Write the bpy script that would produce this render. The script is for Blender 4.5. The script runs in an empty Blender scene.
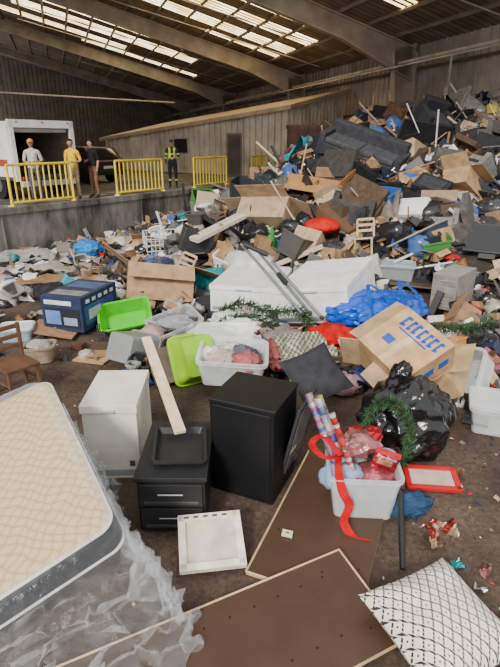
import bpy,bmesh,math,random
from mathutils import Vector,Matrix,Euler,noise
R=random.Random(11)
COL=bpy.context.scene.collection
V=Vector
def T(x,y,z,rx=0,ry=0,rz=0,s=1):
    return Matrix.Translation((x,y,z))@Euler((math.radians(rx),math.radians(ry),math.radians(rz)),'XYZ').to_matrix().to_4x4()@Matrix.Scale(s,4)
# ---------------------------------------------------------------- materials
def N(nt,t,**k):
    n=nt.nodes.new(t)
    for a,b in k.items():
        if a in n.inputs.keys(): n.inputs[a].default_value=b
        else: setattr(n,a,b)
    return n
def base(name):
    m=bpy.data.materials.new(name);m.use_nodes=True
    nt=m.node_tree;p=nt.nodes['Principled BSDF'];return m,nt,p
def vmat(name,rough=.8,metal=0,var=.25,scale=6,bump=.15,bscale=40,alpha=1,coat=0,wood=False,spec=.5,film=None):
    m,nt,p=base(name);L=nt.links.new
    at=N(nt,'ShaderNodeAttribute',attribute_name='Col')
    tc=N(nt,'ShaderNodeTexCoord')
    no=N(nt,'ShaderNodeTexNoise',Scale=scale,Detail=6.0);L(tc.outputs['Object'],no.inputs['Vector'])
    mr=N(nt,'ShaderNodeMapRange');mr.inputs[1].default_value=.3;mr.inputs[2].default_value=.7
    mr.inputs[3].default_value=1-var;mr.inputs[4].default_value=1+var*.6
    L(no.outputs['Fac'],mr.inputs[0])
    mx=N(nt,'ShaderNodeMix',data_type='RGBA',blend_type='MULTIPLY');mx.inputs[0].default_value=1
    L(at.outputs['Color'],mx.inputs[6]);L(mr.outputs[0],mx.inputs[7]);out=mx.outputs[2]
    if wood:
        w=N(nt,'ShaderNodeTexWave',Scale=3.0,Distortion=6.0,Detail=3.0);w.bands_direction='DIAGONAL'
        L(tc.outputs['Object'],w.inputs['Vector'])
        m2=N(nt,'ShaderNodeMapRange');m2.inputs[3].default_value=.9;m2.inputs[4].default_value=1.05;L(w.outputs['Fac'],m2.inputs[0])
        mx2=N(nt,'ShaderNodeMix',data_type='RGBA',blend_type='MULTIPLY');mx2.inputs[0].default_value=1
        L(out,mx2.inputs[6]);L(m2.outputs[0],mx2.inputs[7]);out=mx2.outputs[2]
    L(out,p.inputs['Base Color'])
    p.inputs['Roughness'].default_value=rough;p.inputs['Metallic'].default_value=metal
    p.inputs['Coat Weight'].default_value=coat;p.inputs['Alpha'].default_value=alpha
    p.inputs['Specular IOR Level'].default_value=spec
    if bump:
        nb=N(nt,'ShaderNodeTexNoise',Scale=bscale,Detail=4.0);L(tc.outputs['Object'],nb.inputs['Vector'])
        bp=N(nt,'ShaderNodeBump',Strength=bump,Distance=.02);L(nb.outputs['Fac'],bp.inputs['Height']);L(bp.outputs[0],p.inputs['Normal'])
    if film:
        tr=N(nt,'ShaderNodeBsdfTransparent');lw=N(nt,'ShaderNodeLayerWeight',Blend=.35)
        if bump: L(bp.outputs[0],lw.inputs['Normal'])
        mr2=N(nt,'ShaderNodeMapRange');mr2.inputs[3].default_value=film[0];mr2.inputs[4].default_value=film[1];L(lw.outputs['Facing'],mr2.inputs[0])
        ms=N(nt,'ShaderNodeMixShader');L(mr2.outputs[0],ms.inputs[0]);L(tr.outputs[0],ms.inputs[1]);L(p.outputs[0],ms.inputs[2])
        L(ms.outputs[0],nt.nodes['Material Output'].inputs['Surface'])
    return m
MATTE=vmat('paper_and_board',.85,var=.3)
PLAS=vmat('plastic',.42,var=.16,scale=4,bump=.03,spec=.4)
METAL=vmat('metal',.42,.85,var=.25)
CLEAR=vmat('clear_film',.12,var=.1,bump=.7,bscale=16,spec=1.0,film=(.05,.42))
FOIL=vmat('foil',.22,.6,var=.4,scale=14,bump=.8,bscale=16)
FAB=vmat('fabric',.95,var=.3,scale=9,bump=.5,bscale=90,spec=.1)
BAG=vmat('bin_bag_film',.18,var=.1,bump=.6,bscale=14,coat=.2)
WOOD=vmat('wood',.6,wood=True,var=.22)
FROST=vmat('frosted_tote_plastic',.25,var=.08,bump=.1,bscale=8,film=(.26,.7))
GLASS=vmat('dark_glass',.05,var=.05,bump=0,coat=.5)
RUST=vmat('painted_steel',.6,.1,var=.3,scale=1.2,bump=.1)
DIRTYC=vmat('soiled_board',.9,var=.5,scale=3)
MS=[MATTE,PLAS,METAL,CLEAR,FOIL,FAB,BAG,WOOD,FROST,GLASS,RUST,DIRTYC]
mMAT,mPL,mME,mCL,mFO,mFA,mBAG,mWO,mFR,mGL,mRU,mDI=range(12)
# ---------------------------------------------------------------- mesh builder
class MB:
    def __init__(s): s.v=[];s.f=[];s.m=[];s.c=[];s.sm=[]
    def add(s,vs,fs,mat=0,col=(.5,.5,.5),M=None,smooth=False,cols=None):
        b=len(s.v)
        if M is not None: vs=[M@V(v) for v in vs]
        s.v+= [tuple(v) for v in vs]
        for i,f in enumerate(fs):
            s.f.append([b+j for j in f]);s.m.append(mat);s.c.append(cols[i] if cols else col);s.sm.append(smooth)
    def box(s,M,dx,dy,dz,mat=0,col=(.5,.5,.5),top=None):
        x,y,z=dx/2,dy/2,dz/2
        vs=[(-x,-y,-z),(x,-y,-z),(x,y,-z),(-x,y,-z),(-x,-y,z),(x,-y,z),(x,y,z),(-x,y,z)]
        fs=[(0,3,2,1),(4,5,6,7),(0,1,5,4),(1,2,6,5),(2,3,7,6),(3,0,4,7)]
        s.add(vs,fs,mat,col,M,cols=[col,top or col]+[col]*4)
    def bb(s,a,b,mat=0,col=(.5,.5,.5),M=None):
        c=[(a[i]+b[i])/2 for i in range(3)]
        X=Matrix.Translation(c)
        s.box(M@X if M is not None else X,abs(b[0]-a[0]),abs(b[1]-a[1]),abs(b[2]-a[2]),mat,col)
    def rod(s,a,b,r,n=8,mat=0,col=(.5,.5,.5),r2=None,M=None,caps=True):
        a=V(a);b=V(b)
        if M is not None: a=M@a;b=M@b
        d=(b-a);L=d.length
        if L<1e-6:return
        q=d.to_track_quat('Z','Y').to_matrix().to_4x4();r2=r if r2 is None else r2
        X=Matrix.Translation(a)@q
        vs=[(r*math.cos(i*2*math.pi/n),r*math.sin(i*2*math.pi/n),0) for i in range(n)]+[(r2*math.cos(i*2*math.pi/n),r2*math.sin(i*2*math.pi/n),L) for i in range(n)]
        fs=[(i,(i+1)%n,n+(i+1)%n,n+i) for i in range(n)]
        s.add(vs,fs,mat,col,X,smooth=n>6)
        if caps: s.add(vs,[tuple(range(n-1,-1,-1)),tuple(range(n,2*n))],mat,col,X)
    def build(s,name,parent=None,bevel=0,mats=None):
        me=bpy.data.meshes.new(name);me.from_pydata(s.v,[],s.f)
        for m in (mats or MS): me.materials.append(m)
        me.polygons.foreach_set('material_index',s.m)
        me.polygons.foreach_set('use_smooth',s.sm)
        a=me.attributes.new('Col','FLOAT_COLOR','CORNER');d=[]
        for f,c in zip(s.f,s.c): d+=[c[0],c[1],c[2],1]*len(f)
        a.data.foreach_set('color',d);me.update()
        o=bpy.data.objects.new(name,me);COL.objects.link(o)
        if parent: o.parent=parent
        if bevel:
            b=o.modifiers.new('bevel','BEVEL');b.width=bevel;b.segments=2;b.limit_method='ANGLE'
        return o
ICO={}
for k in (1,2,3,4,5):
    bm=bmesh.new();bmesh.ops.create_icosphere(bm,subdivisions=k,radius=1)
    ICO[k]=([v.co.copy() for v in bm.verts],[tuple(v.index for v in f.verts) for f in bm.faces]);bm.free()
def blob(mb,M,sx,sy,sz,sub=3,amp=.3,fr=1.6,mat=0,col=(.5,.5,.5),seed=0,ridge=True,flat=None,smooth=True,cols=None,wr=0):
    vs=[]
    for v in ICO[sub][0]:
        p=v*fr+V((seed*3.1,seed*1.7,seed*.9))
        n=noise.noise(p)
        if ridge: n=(1-abs(noise.noise(p*1.7))*2)*.5+n*.5-.3
        n2=noise.noise(p*3.3)*.35
        q=v*(1+amp*(n+n2)+(wr*(1-2.5*abs(noise.noise(p*2.6+V((9,2,4)))))+wr*.5*(1-2.5*abs(noise.noise(p*6+V((3,7,1))))) if wr else 0))
        if flat is not None and q.z<flat: q.z=flat+(q.z-flat)*.15
        vs.append((q.x*sx,q.y*sy,q.z*sz))
    fs=ICO[sub][1]
    mb.add(vs,fs,mat,col,M,smooth,cols=[cols(i) for i in range(len(fs))] if cols else None)
def sheet(mb,M,w,d,nx=8,ny=8,amp=.1,fr=2,mat=0,col=(.5,.5,.5),seed=0,smooth=True,fn=None,cf=None):
    vs=[];fs=[];cc=[]
    for j in range(ny+1):
        for i in range(nx+1):
            x=(i/nx-.5)*w;y=(j/ny-.5)*d
            z=amp*noise.noise(V((x*fr+seed*5,y*fr,seed*2.3)))+amp*.4*noise.noise(V((x*fr*3+seed,y*fr*3,seed)))
            if fn: x,y,z=fn(x,y,z)
            vs.append((x,y,z))
    for j in range(ny):
        for i in range(nx):
            a=j*(nx+1)+i;fs.append((a,a+1,a+nx+2,a+nx+1));cc.append(cf(i,j) if cf else col)
    mb.add(vs,fs,mat,col,M,smooth,cols=cc)
def rrect(w,d,r,z,n=4):
    o=[]
    for cx,cy,a0 in ((w/2-r,d/2-r,0),(-w/2+r,d/2-r,90),(-w/2+r,-d/2+r,180),(w/2-r,-d/2+r,270)):
        for i in range(n+1):
            a=math.radians(a0+90*i/n);o.append((cx+r*math.cos(a),cy+r*math.sin(a),z))
    return o
def tub(mb,M,w,d,h,taper=.85,t=.012,rim=.02,mat=1,col=(.5,.5,.5),r=.06,n=4):
    rings=[rrect(w*taper,d*taper,r*taper,0,n),rrect(w,d,r,h-rim*1.4,n),rrect(w+2*rim,d+2*rim,r+rim,h-rim*1.4,n),rrect(w+2*rim,d+2*rim,r+rim,h,n),rrect(w-2*t,d-2*t,max(r-t,.005),h,n),rrect(w*taper-2*t,d*taper-2*t,max(r*taper-t,.005),t,n)]
    k=len(rings[0]);vs=[p for rr in rings for p in rr];fs=[]
    for j in range(5):
        for i in range(k): fs.append((j*k+i,j*k+(i+1)%k,(j+1)*k+(i+1)%k,(j+1)*k+i))
    fs.append(tuple(range(k-1,-1,-1)));fs.append(tuple(5*k+i for i in range(k)))
    mb.add(vs,fs,mat,col,M)
def lid(mb,M,w,d,mat,col,r=.06):
    rings=[rrect(w,d,r,-.03),rrect(w,d,r,0),rrect(w-.05,d-.05,r,.012),rrect(w-.1,d-.1,r,-.004)]
    k=len(rings[0]);vs=[p for rr in rings for p in rr];fs=[]
    for j in range(3):
        for i in range(k): fs.append((j*k+i,j*k+(i+1)%k,(j+1)*k+(i+1)%k,(j+1)*k+i))
    fs.append(tuple(3*k+i for i in range(k)));fs.append(tuple(range(k-1,-1,-1)))
    mb.add(vs,fs,mat,col,M)
def openbox(mb,M,w,d,h,mat=0,col=(.5,.35,.2),t=.012,flaps=True,rr=None):
    rr=rr or R
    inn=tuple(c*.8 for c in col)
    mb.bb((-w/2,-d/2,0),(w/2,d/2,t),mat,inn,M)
    for sx in(-1,1): mb.bb((sx*w/2-t/2,-d/2,0),(sx*w/2+t/2,d/2,h),mat,col,M)
    for sy in(-1,1): mb.bb((-w/2,sy*d/2-t/2,0),(w/2,sy*d/2+t/2,h),mat,col,M)
    if flaps:
        for sx in(-1,1):
            a=rr.uniform(-40,60);F=M@Matrix.Translation((sx*w/2,0,h))@Matrix.Rotation(math.radians(sx*(a+0)),4,'Y')
            mb.bb((0,-d/2,0),(sx*w*.45,d/2,t*.7),mat,col,F)
        for sy in(-1,1):
            a=rr.uniform(-40,60);F=M@Matrix.Translation((0,sy*d/2,h))@Matrix.Rotation(math.radians(-sy*a),4,'X')
            mb.bb((-w/2,0,0),(w/2,sy*d*.45,t*.7),mat,col,F)
def strip(mb,pts,w,mat,col,up=V((0,0,1)),t=0):
    vs=[];n=len(pts)
    for i,p in enumerate(pts):
        p=V(p);d=(V(pts[min(i+1,n-1)])-V(pts[max(i-1,0)]))
        sd=d.cross(up)
        if sd.length<1e-4: sd=V((1,0,0))
        sd.normalize();vs+= [p-sd*w/2,p+sd*w/2]
    mb.add(vs,[(2*i,2*i+1,2*i+3,2*i+2) for i in range(n-1)],mat,col,None,True)
def curve(pts,n=24):
    out=[];P=[V(p) for p in pts];P=[P[0]*2-P[1]]+P+[P[-1]*2-P[-2]]
    m=len(P)-3
    for k in range(n+1):
        u=k/n*m;i=min(int(u),m-1);t=u-i;a,b,c,d=P[i:i+4]
        out.append(.5*((2*b)+(c-a)*t+(2*a-5*b+4*c-d)*t*t+(3*b-a-3*c+d)*t**3))
    return out
def needles(mb,pts,rad,per,ln,mat=0,seed=1):
    r=random.Random(seed)
    for i in range(len(pts)-1):
        a,b=V(pts[i]),V(pts[i+1])
        mb.rod(a,b,.008,5,mWO,(.12,.08,.04),caps=False)
        for k in range(per):
            p=a.lerp(b,r.random());d=V((r.gauss(0,1),r.gauss(0,1),r.gauss(0,1))).normalized()
            e=p+d*ln*r.uniform(.6,1.2)+(b-a).normalized()*ln*.4
            sd=d.cross(V((r.random(),r.random(),r.random()))).normalized()*.009
            g=r.uniform(.6,1.3);col=(.035*g,.09*g,.033*g)
            mid=p.lerp(e,.5)
            mb.add([p-sd*.3,p+sd*.3,mid+sd,e,mid-sd],[(0,1,2,3,4)],mat,col)
# ---------------------------------------------------------------- camera / light
cd=bpy.data.cameras.new('camera');cam=bpy.data.objects.new('camera',cd);COL.objects.link(cam)
cam.location=(0,0,3);cam.rotation_euler=(math.radians(69),0,0);cd.lens=27.04;cd.sensor_width=36;cd.clip_end=300
bpy.context.scene.camera=cam
w=bpy.data.worlds.new('world');bpy.context.scene.world=w;w.use_nodes=True
bg=w.node_tree.nodes['Background'];bg.inputs[0].default_value=(.98,.985,1,1);bg.inputs[1].default_value=1.55
sd=bpy.data.lights.new('sun','SUN');sd.energy=4.3;sd.angle=math.radians(12);sd.color=(1,.95,.88)
so=bpy.data.objects.new('sun',sd);COL.objects.link(so);so.rotation_euler=(math.radians(50),math.radians(-30),0)
# ---------------------------------------------------------------- frames
E0=V((7.8,26.7,0));Ld=V((-.34,.94,0)).normalized();Cd=V((-.94,-.34,0)).normalized()
def B(t,s_,z): return E0+Ld*t+Cd*s_+V((0,0,z))
D0=V((-6.7,13.7,0));De=V((.59,.81,0)).normalized();Dn=V((-.81,.59,0)).normalized()
def DK(e,n,z): return D0+De*e+Dn*n+V((0,0,z))
ZP=1.28
# floor
m,nt,p=base('dirty_concrete_floor');L=nt.links.new
tc=N(nt,'ShaderNodeTexCoord');n1=N(nt,'ShaderNodeTexNoise',Scale=.9,Detail=9.0,Roughness=.65);n2=N(nt,'ShaderNodeTexNoise',Scale=22.0,Detail=8.0,Roughness=.8)
L(tc.outputs['Object'],n1.inputs['Vector']);L(tc.outputs['Object'],n2.inputs['Vector'])
r1=N(nt,'ShaderNodeValToRGB');r1.color_ramp.elements[0].position=.36;r1.color_ramp.elements[0].color=(.042,.027,.018,1);r1.color_ramp.elements[1].position=.66;r1.color_ramp.elements[1].color=(.15,.106,.072,1)
r2=N(nt,'ShaderNodeValToRGB');r2.color_ramp.elements[0].position=.38;r2.color_ramp.elements[0].color=(.45,.42,.4,1);r2.color_ramp.elements[1].position=.66;r2.color_ramp.elements[1].color=(1.5,1.4,1.3,1)
mx=N(nt,'ShaderNodeMix',data_type='RGBA',blend_type='MULTIPLY');mx.inputs[0].default_value=1
L(n1.outputs[0],r1.inputs[0]);L(n2.outputs[0],r2.inputs[0]);L(r1.outputs[0],mx.inputs[6]);L(r2.outputs[0],mx.inputs[7]);L(mx.outputs[2],p.inputs['Base Color'])
rr_=N(nt,'ShaderNodeMapRange');rr_.inputs[3].default_value=.5;rr_.inputs[4].default_value=.95;L(n1.outputs[0],rr_.inputs[0]);L(rr_.outputs[0],p.inputs['Roughness'])
bp=N(nt,'ShaderNodeBump',Strength=.7,Distance=.04);L(n2.outputs[0],bp.inputs['Height']);L(bp.outputs[0],p.inputs['Normal'])
FLOORM=m
mb=MB();mb.add([(-30,-6,0),(30,-6,0),(30,75,0),(-30,75,0)],[(0,1,2,3)]);mb.build('floor',mats=[FLOORM])
# dock
m,nt,p=base('stained_concrete');L=nt.links.new
tc=N(nt,'ShaderNodeTexCoord');mp=N(nt,'ShaderNodeMapping');mp.inputs['Scale'].default_value=(1,1,.35);L(tc.outputs['Object'],mp.inputs[0])
n1=N(nt,'ShaderNodeTexNoise',Scale=1.3,Detail=10.0,Roughness=.7);L(mp.outputs[0],n1.inputs['Vector'])
r1=N(nt,'ShaderNodeValToRGB');r1.color_ramp.elements[0].position=.38;r1.color_ramp.elements[0].color=(.045,.04,.035,1);r1.color_ramp.elements[1].position=.68;r1.color_ramp.elements[1].color=(.3,.28,.25,1)
L(n1.outputs[0],r1.inputs[0]);L(r1.outputs[0],p.inputs['Base Color']);p.inputs['Roughness'].default_value=.9
bp=N(nt,'ShaderNodeBump',Strength=.5,Distance=.05);L(n1.outputs[0],bp.inputs['Height']);L(bp.outputs[0],p.inputs['Normal'])
CONC=m
mb=MB()
def slab(a,b,c,d,z0,z1,mat=0,col=(.5,.5,.5)):
    vs=[(q.x,q.y,z0) for q in(a,b,c,d)]+[(q.x,q.y,z1) for q in(a,b,c,d)]
    mb.add(vs,[(3,2,1,0),(4,5,6,7),(0,1,5,4),(1,2,6,5),(2,3,7,6),(3,0,4,7)],mat,col)
slab(DK(-2,0,0),DK(21.3,0,0),DK(38,25,0),DK(-2,20,0),0,ZP)
slab(DK(-2,-.04,0),DK(21.3,-.04,0),DK(21.3,.3,0),DK(-2,.3,0),ZP-.14,ZP+.03)
for e in range(0,21,5): slab(DK(e,-.03,0),DK(e+.03,-.03,0),DK(e+.03,0,0),DK(e,0,0),0,ZP-.1)
mb.build('loading_dock',mats=[CONC])
# corrugated walls
def ribbed(mb,a,b,z0,za,zb,pitch,dep,mat,col,nrm,var=.12,seed=1):
    r=random.Random(seed);Ln=(b-a).length;n=int(Ln/pitch);d=(b-a)/n
    g=1
    for i in range(n):
        if i%6==0: g=1+r.uniform(-var,var)
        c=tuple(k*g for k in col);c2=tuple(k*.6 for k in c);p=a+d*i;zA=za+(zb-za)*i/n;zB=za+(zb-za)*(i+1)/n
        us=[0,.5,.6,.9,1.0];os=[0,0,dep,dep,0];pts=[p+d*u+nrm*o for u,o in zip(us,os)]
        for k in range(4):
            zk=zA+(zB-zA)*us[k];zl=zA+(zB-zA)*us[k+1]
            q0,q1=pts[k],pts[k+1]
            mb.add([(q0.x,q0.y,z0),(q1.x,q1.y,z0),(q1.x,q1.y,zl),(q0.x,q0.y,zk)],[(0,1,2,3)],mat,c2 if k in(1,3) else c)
EZ=7.3;RS=.25
WALLC=(.5,.43,.35)
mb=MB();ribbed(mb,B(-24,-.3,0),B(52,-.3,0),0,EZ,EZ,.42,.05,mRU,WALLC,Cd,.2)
for z in (2.6,4.4,6.2): 
    a=B(-24,-.1,z);b=B(52,-.1,z);mb.rod(a,b,.07,4,mRU,(.22,.18,.145))
mb.build('wall_right')
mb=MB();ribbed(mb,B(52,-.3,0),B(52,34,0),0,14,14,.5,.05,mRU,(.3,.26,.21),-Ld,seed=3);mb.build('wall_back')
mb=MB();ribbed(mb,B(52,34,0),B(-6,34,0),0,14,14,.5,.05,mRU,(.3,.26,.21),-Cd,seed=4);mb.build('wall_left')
mb=MB()
def ibeam(P,Q,dp,dq,w,col):
    ax=(Q-P).normalized();sd=ax.cross(V((0,0,1))).normalized()
    z=V((0,0,1))
    for sgn in(-1,1):
        mb.add([P+sd*sgn*.02,Q+sd*sgn*.02,Q+sd*sgn*.02-z*dq,P+sd*sgn*.02-z*dp],[(0,1,2,3)],mRU,col)
    for top in (0,1):
        a=P-z*(dp if top else 0);b=Q-z*(dq if top else 0)
        vs=[a-sd*w/2,a+sd*w/2,b+sd*w/2,b-sd*w/2];vs+= [q-z*.05 for q in vs]
        mb.add(vs,[(0,1,2,3),(7,6,5,4),(0,4,5,1),(1,5,6,2),(2,6,7,3),(3,7,4,0)],mRU,tuple(k*1.25 for k in col))
BC=(.42,.35,.28)
for t in (-12,0,12,27,42):
    ibeam(B(t,.2,EZ-.2),B(t,4,EZ-.2+4*RS),1.4,.85,.35,BC)
    ibeam(B(t,4,EZ-.2+4*RS),B(t,22,EZ-.2+22*RS),.85,.7,.35,BC)
    for sg in(-1,1):
        a=B(t+sg*.02,0,0)
        mb.add([B(t+sg*.02,0,0),B(t+sg*.02,.5,0),B(t+sg*.02,1.3,EZ-.4),B(t+sg*.02,0,EZ)],[(0,1,2,3)],mRU,BC)
    for s0,s1 in((0,0),(.5,1.3)):
        mb.add([B(t-.18,s0,0),B(t+.18,s0,0),B(t+.18,s1,EZ-.4),B(t-.18,s1,EZ-.4)],[(0,1,2,3)],mRU,(.5,.43,.35))
mb.build('roof_frame')
mb=MB()
s_=1.2
while s_<22:
    a=B(-14,s_,EZ-.08+RS*s_);b=B(52,s_,EZ-.08+RS*s_)
    mb.rod(a,b,.09,4,mRU,(.34,.28,.22));s_+=1.5
for t in(-6,4,8,16,21,33): mb.rod(B(t,1,EZ-.35+RS),B(t+3,18,EZ-.3+18*RS),.03,5,mRU,(.5,.45,.4))
mb.build('roof_purlins')
m,nt,p=base('glowing_skylight_sheet');p.inputs['Base Color'].default_value=(.9,.86,.66,1)
tcn=N(nt,'ShaderNodeTexCoord');nn=N(nt,'ShaderNodeTexNoise',Scale=.7,Detail=5.0);nt.links.new(tcn.outputs['Object'],nn.inputs['Vector'])
rp=N(nt,'ShaderNodeValToRGB');rp.color_ramp.elements[0].position=.4;rp.color_ramp.elements[0].color=(.6,.4,.13,1);rp.color_ramp.elements[1].position=.66;rp.color_ramp.elements[1].color=(1,.9,.62,1)
nt.links.new(nn.outputs[0],rp.inputs[0]);nt.links.new(rp.outputs[0],p.inputs['Emission Color']);p.inputs['Emission Strength'].default_value=7.0  # emission stands in for daylight through the sheet, raised to brighten the interior
SKY=m
mb=MB()
def roofq(t0,t1,s0,s1,mat,col,dz=0):
    mb.add([B(t0,s0,EZ+RS*s0+dz),B(t1,s0,EZ+RS*s0+dz),B(t1,s1,EZ+RS*s1+dz),B(t0,s1,EZ+RS*s1+dz)],[(0,1,2,3)],mat,col)
t=-14.0;rr=random.Random(5)
sky=[(.8,3.6,4.2,13.4),(4.8,6.4,2.7,13.4),(7.6,9.2,2.7,11.8),(-3.6,-2.4,2.7,7),(14.4,17.2,7.4,22),(18.4,20.8,5.7,18.2),(22.4,24,10,22),(24.8,26,4.2,13),(31,33.4,10.2,22),(10,10.8,2.7,8)]  # glowing sheet patches, extended to brighten the interior
while t<52:
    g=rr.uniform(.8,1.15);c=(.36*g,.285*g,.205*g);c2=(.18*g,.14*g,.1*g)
    for k in range(15):
        a=-.5+k*1.55;b=a+1.55
        lit=any(p0<=t+.1<p1 and q0<=(a+b)/2<q1 for p0,p1,q0,q1 in sky)
        if lit:
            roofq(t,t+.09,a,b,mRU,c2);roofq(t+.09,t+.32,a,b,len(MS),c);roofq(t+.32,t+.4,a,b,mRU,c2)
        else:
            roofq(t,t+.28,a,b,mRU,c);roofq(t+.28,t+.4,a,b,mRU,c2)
    t+=.4
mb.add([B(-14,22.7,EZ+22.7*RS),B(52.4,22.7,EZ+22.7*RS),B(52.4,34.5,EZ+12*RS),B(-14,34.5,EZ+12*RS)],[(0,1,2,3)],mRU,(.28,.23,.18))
mb.build('ceiling',mats=MS+[SKY])
mb=MB()
mb.rod(B(-14,.9,EZ-.9),B(51,.9,EZ-.9),.06,6,mRU,(.75,.68,.58))
mb.rod(B(-14,2.2,EZ-1.3),B(51,2.2,EZ-1.3),.035,6,mRU,(.65,.6,.52))
mb.rod(B(-3,.4,1),B(-3,.4,EZ-.9),.05,6,mRU,(.6,.55,.5))
mb.rod(B(26,6,EZ-1.1),B(26,22,EZ-.6),.07,6,mRU,(.7,.65,.58))
mb.build('sprinkler_pipe')
# shed
mb=MB()
A=V((-9.4,34.9,0));Bq=V((1.9,26.6,0));Cq=V((5.3,31.3,0));Dq=A+Cq-Bq
nf=(V((Bq.y-A.y,-(Bq.x-A.x),0))).normalized()
SC=(.88,.79,.65)
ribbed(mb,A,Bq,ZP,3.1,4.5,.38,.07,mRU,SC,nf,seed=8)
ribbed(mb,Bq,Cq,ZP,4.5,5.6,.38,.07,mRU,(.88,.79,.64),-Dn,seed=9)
ov=nf*.5
def q(v,z): return (v.x,v.y,z)
P1,P2,P3,P4=A+ov,Bq+ov-Dn*.4,Cq-Dn*.4,Dq
zz=(3.2,4.62,5.75,4.3)
mb.add([q(P1,zz[0]),q(P2,zz[1]),q(P3,zz[2]),q(P4,zz[3])]+[q(P1,zz[0]-.2),q(P2,zz[1]-.2),q(P3,zz[2]-.2),q(P4,zz[3]-.2)],[(0,1,2,3),(7,6,5,4),(0,4,5,1),(1,5,6,2),(2,6,7,3),(3,7,4,0)],mRU,(.5,.38,.28))
ax=(Bq-A).normalized()
def onwall(u0,u1,z0,z1,off,mat,col):
    a=A+ax*u0+nf*off;b=A+ax*u1+nf*off;mb.add([q(a,z0),q(b,z0),q(b,z1),q(a,z1)],[(0,1,2,3)],mat,col)
onwall(10.2,11.2,ZP,3.4,.1,mRU,(.3,.27,.23));onwall(10.3,11.1,ZP+.05,3.3,.12,mRU,(.16,.14,.13))
onwall(6.2,7.4,2.3,3.2,.1,mRU,(.6,.58,.54));onwall(6.3,7.3,2.38,3.12,.12,mGL,(.03,.035,.04))
mb.build('dock_office_shed')
# railings
def railing(e0,e1):
    mb=MB();c=(.85,.64,.04);h=1.12
    y=lambda e,z:DK(e,.22,ZP+z)
    for z in(.12,h): mb.rod(y(e0,z),y(e1,z),.035,8,mRU,c)
    n=int((e1-e0)/.17)
    for i in range(n+1):
        e=e0+(e1-e0)*i/n;big=i in(0,n)
        mb.rod(y(e,0.02 if big else .12),y(e,h),.04 if big else .024,6,mRU,c)
    for e in(e0,e1): mb.box(Matrix.Translation(y(e,.045)),.16,.16,.03,mRU,c)
    return mb.build('safety_railing')
for a,b in((.5,2.5),(4.2,6.3),(8,10),(11.8,13.9)): railing(a,b)
# truck
def frame(o,x,y):
    return Matrix(((x.x,y.x,0,o.x),(x.y,y.y,0,o.y),(0,0,1,o.z),(0,0,0,1)))
K=V((-7.05,15.75,ZP))
M=frame(K,De,Dn);mb=MB();W=2.2;LT=5.5;z0=.7;z1=2.2;wc=(.9,.9,.9)
mb.bb((0,0,z0),(.04,LT,z1),mPL,wc,M);mb.bb((W-.04,0,z0),(W,LT,z1),mPL,wc,M)
for x in(.04,W-.06): mb.bb((x,.05,z0),(x+.02,LT,z1),mWO,(.22,.17,.12),M)
mb.bb((0,0,z1),(W,LT,z1+.07),mPL,wc,M);mb.bb((0.06,0.1,z1-.03),(W-.06,LT,z1-.001),mPL,(.12,.11,.1),M);mb.bb((0,0,z0-.1),(W,LT,z0),mRU,(.1,.09,.08),M);mb.bb((.06,LT-.08,z0),(W-.06,LT,z1),mPL,(.14,.12,.1),M)
mb.bb((.0,-.05,z0-.12),(.14,.06,z1+.1),mPL,(.9,.9,.9),M);mb.bb((W-.14,-.05,z0-.12),(W,.06,z1+.1),mPL,(.9,.9,.9),M)
mb.bb((0,-.05,z1-.1),(W,.06,z1+.12),mPL,(.9,.9,.9),M)
for x in(.25,1.1,2.0): mb.bb((x-.04,-.06,z1+.03),(x+.04,-.04,z1+.07),mPL,(.7,.1,.02),M)
for k in range(4): mb.bb((.07,.5+k*1.1,z0+.5),(.1,1.2+k*1.1,z0+.62),mWO,(.4,.28,.16),M)
mb.bb((.1,-.2,.42),(W-.1,-.05,.58),mRU,(.7,.7,.7),M)
for x in(.2,W-.2): mb.bb((x-.07,-.22,.62),(x+.07,-.16,.72),mPL,(.6,.03,.02),M)
mb.bb((.15,LT,.35),(W-.15,LT+1.6,1.9),mPL,wc,M);mb.bb((.2,LT+1.2,.95),(W-.2,LT+1.63,1.7),mGL,(.03,.03,.04),M)
mb.bb((.3,.3,.4),(W-.3,LT+1,.55),mRU,(.05,.05,.05),M)
mb.bb((-.005,.3,z0+.3),(0,3.5,z0+.5),mPL,(.5,.08,.05),M)
for x in(.18,W-.18):
    for y in(1.1,LT+.7):
        mb.rod((x-.14,y,.42),(x+.14,y,.42),.42,20,mFA,(.03,.03,.03),M=M);mb.rod((x-.15,y,.42),(x+.15,y,.42),.2,12,mME,(.5,.5,.5),M=M)
mb.rod((.12,.25,z1-.14),(W-.12,.25,z1-.14),.1,10,mRU,(.6,.6,.58),M=M)
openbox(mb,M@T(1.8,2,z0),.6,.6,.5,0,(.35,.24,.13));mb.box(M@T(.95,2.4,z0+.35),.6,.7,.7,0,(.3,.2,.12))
mb.build('box_truck',bevel=.015)
mb=MB();M=frame(V((-6.6,22.3,ZP)),De,Dn);cc=(.06,.02,.022)
prof=[(0,.35),(0,.9),(.15,1.0),(.55,1.45),(1.9,1.5),(2.6,1.02),(3.6,.9),(3.8,.7),(3.8,.35)]
vs=[(x,y,z) for x in(0,1.6) for y,z in prof];n=len(prof)
mb.add(vs,[tuple(range(n)),tuple(range(2*n-1,n-1,-1))]+[(i,(i+1)%n,n+(i+1)%n,n+i) for i in range(n)],mPL,cc,M)
mb.add([(.12,-.0,.98),(1.48,0,.98),(1.4,.42,1.4),(.2,.42,1.4)],[(0,1,2,3)],mGL,(.02,.02,.025),M@T(0,.1,.03))
mb.add([(-.01,.6,1.02),(-.01,2.3,1.02),(-.01,1.85,1.42),(-.01,.75,1.4)],[(0,1,2,3)],mGL,(.02,.02,.025),M)
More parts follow.
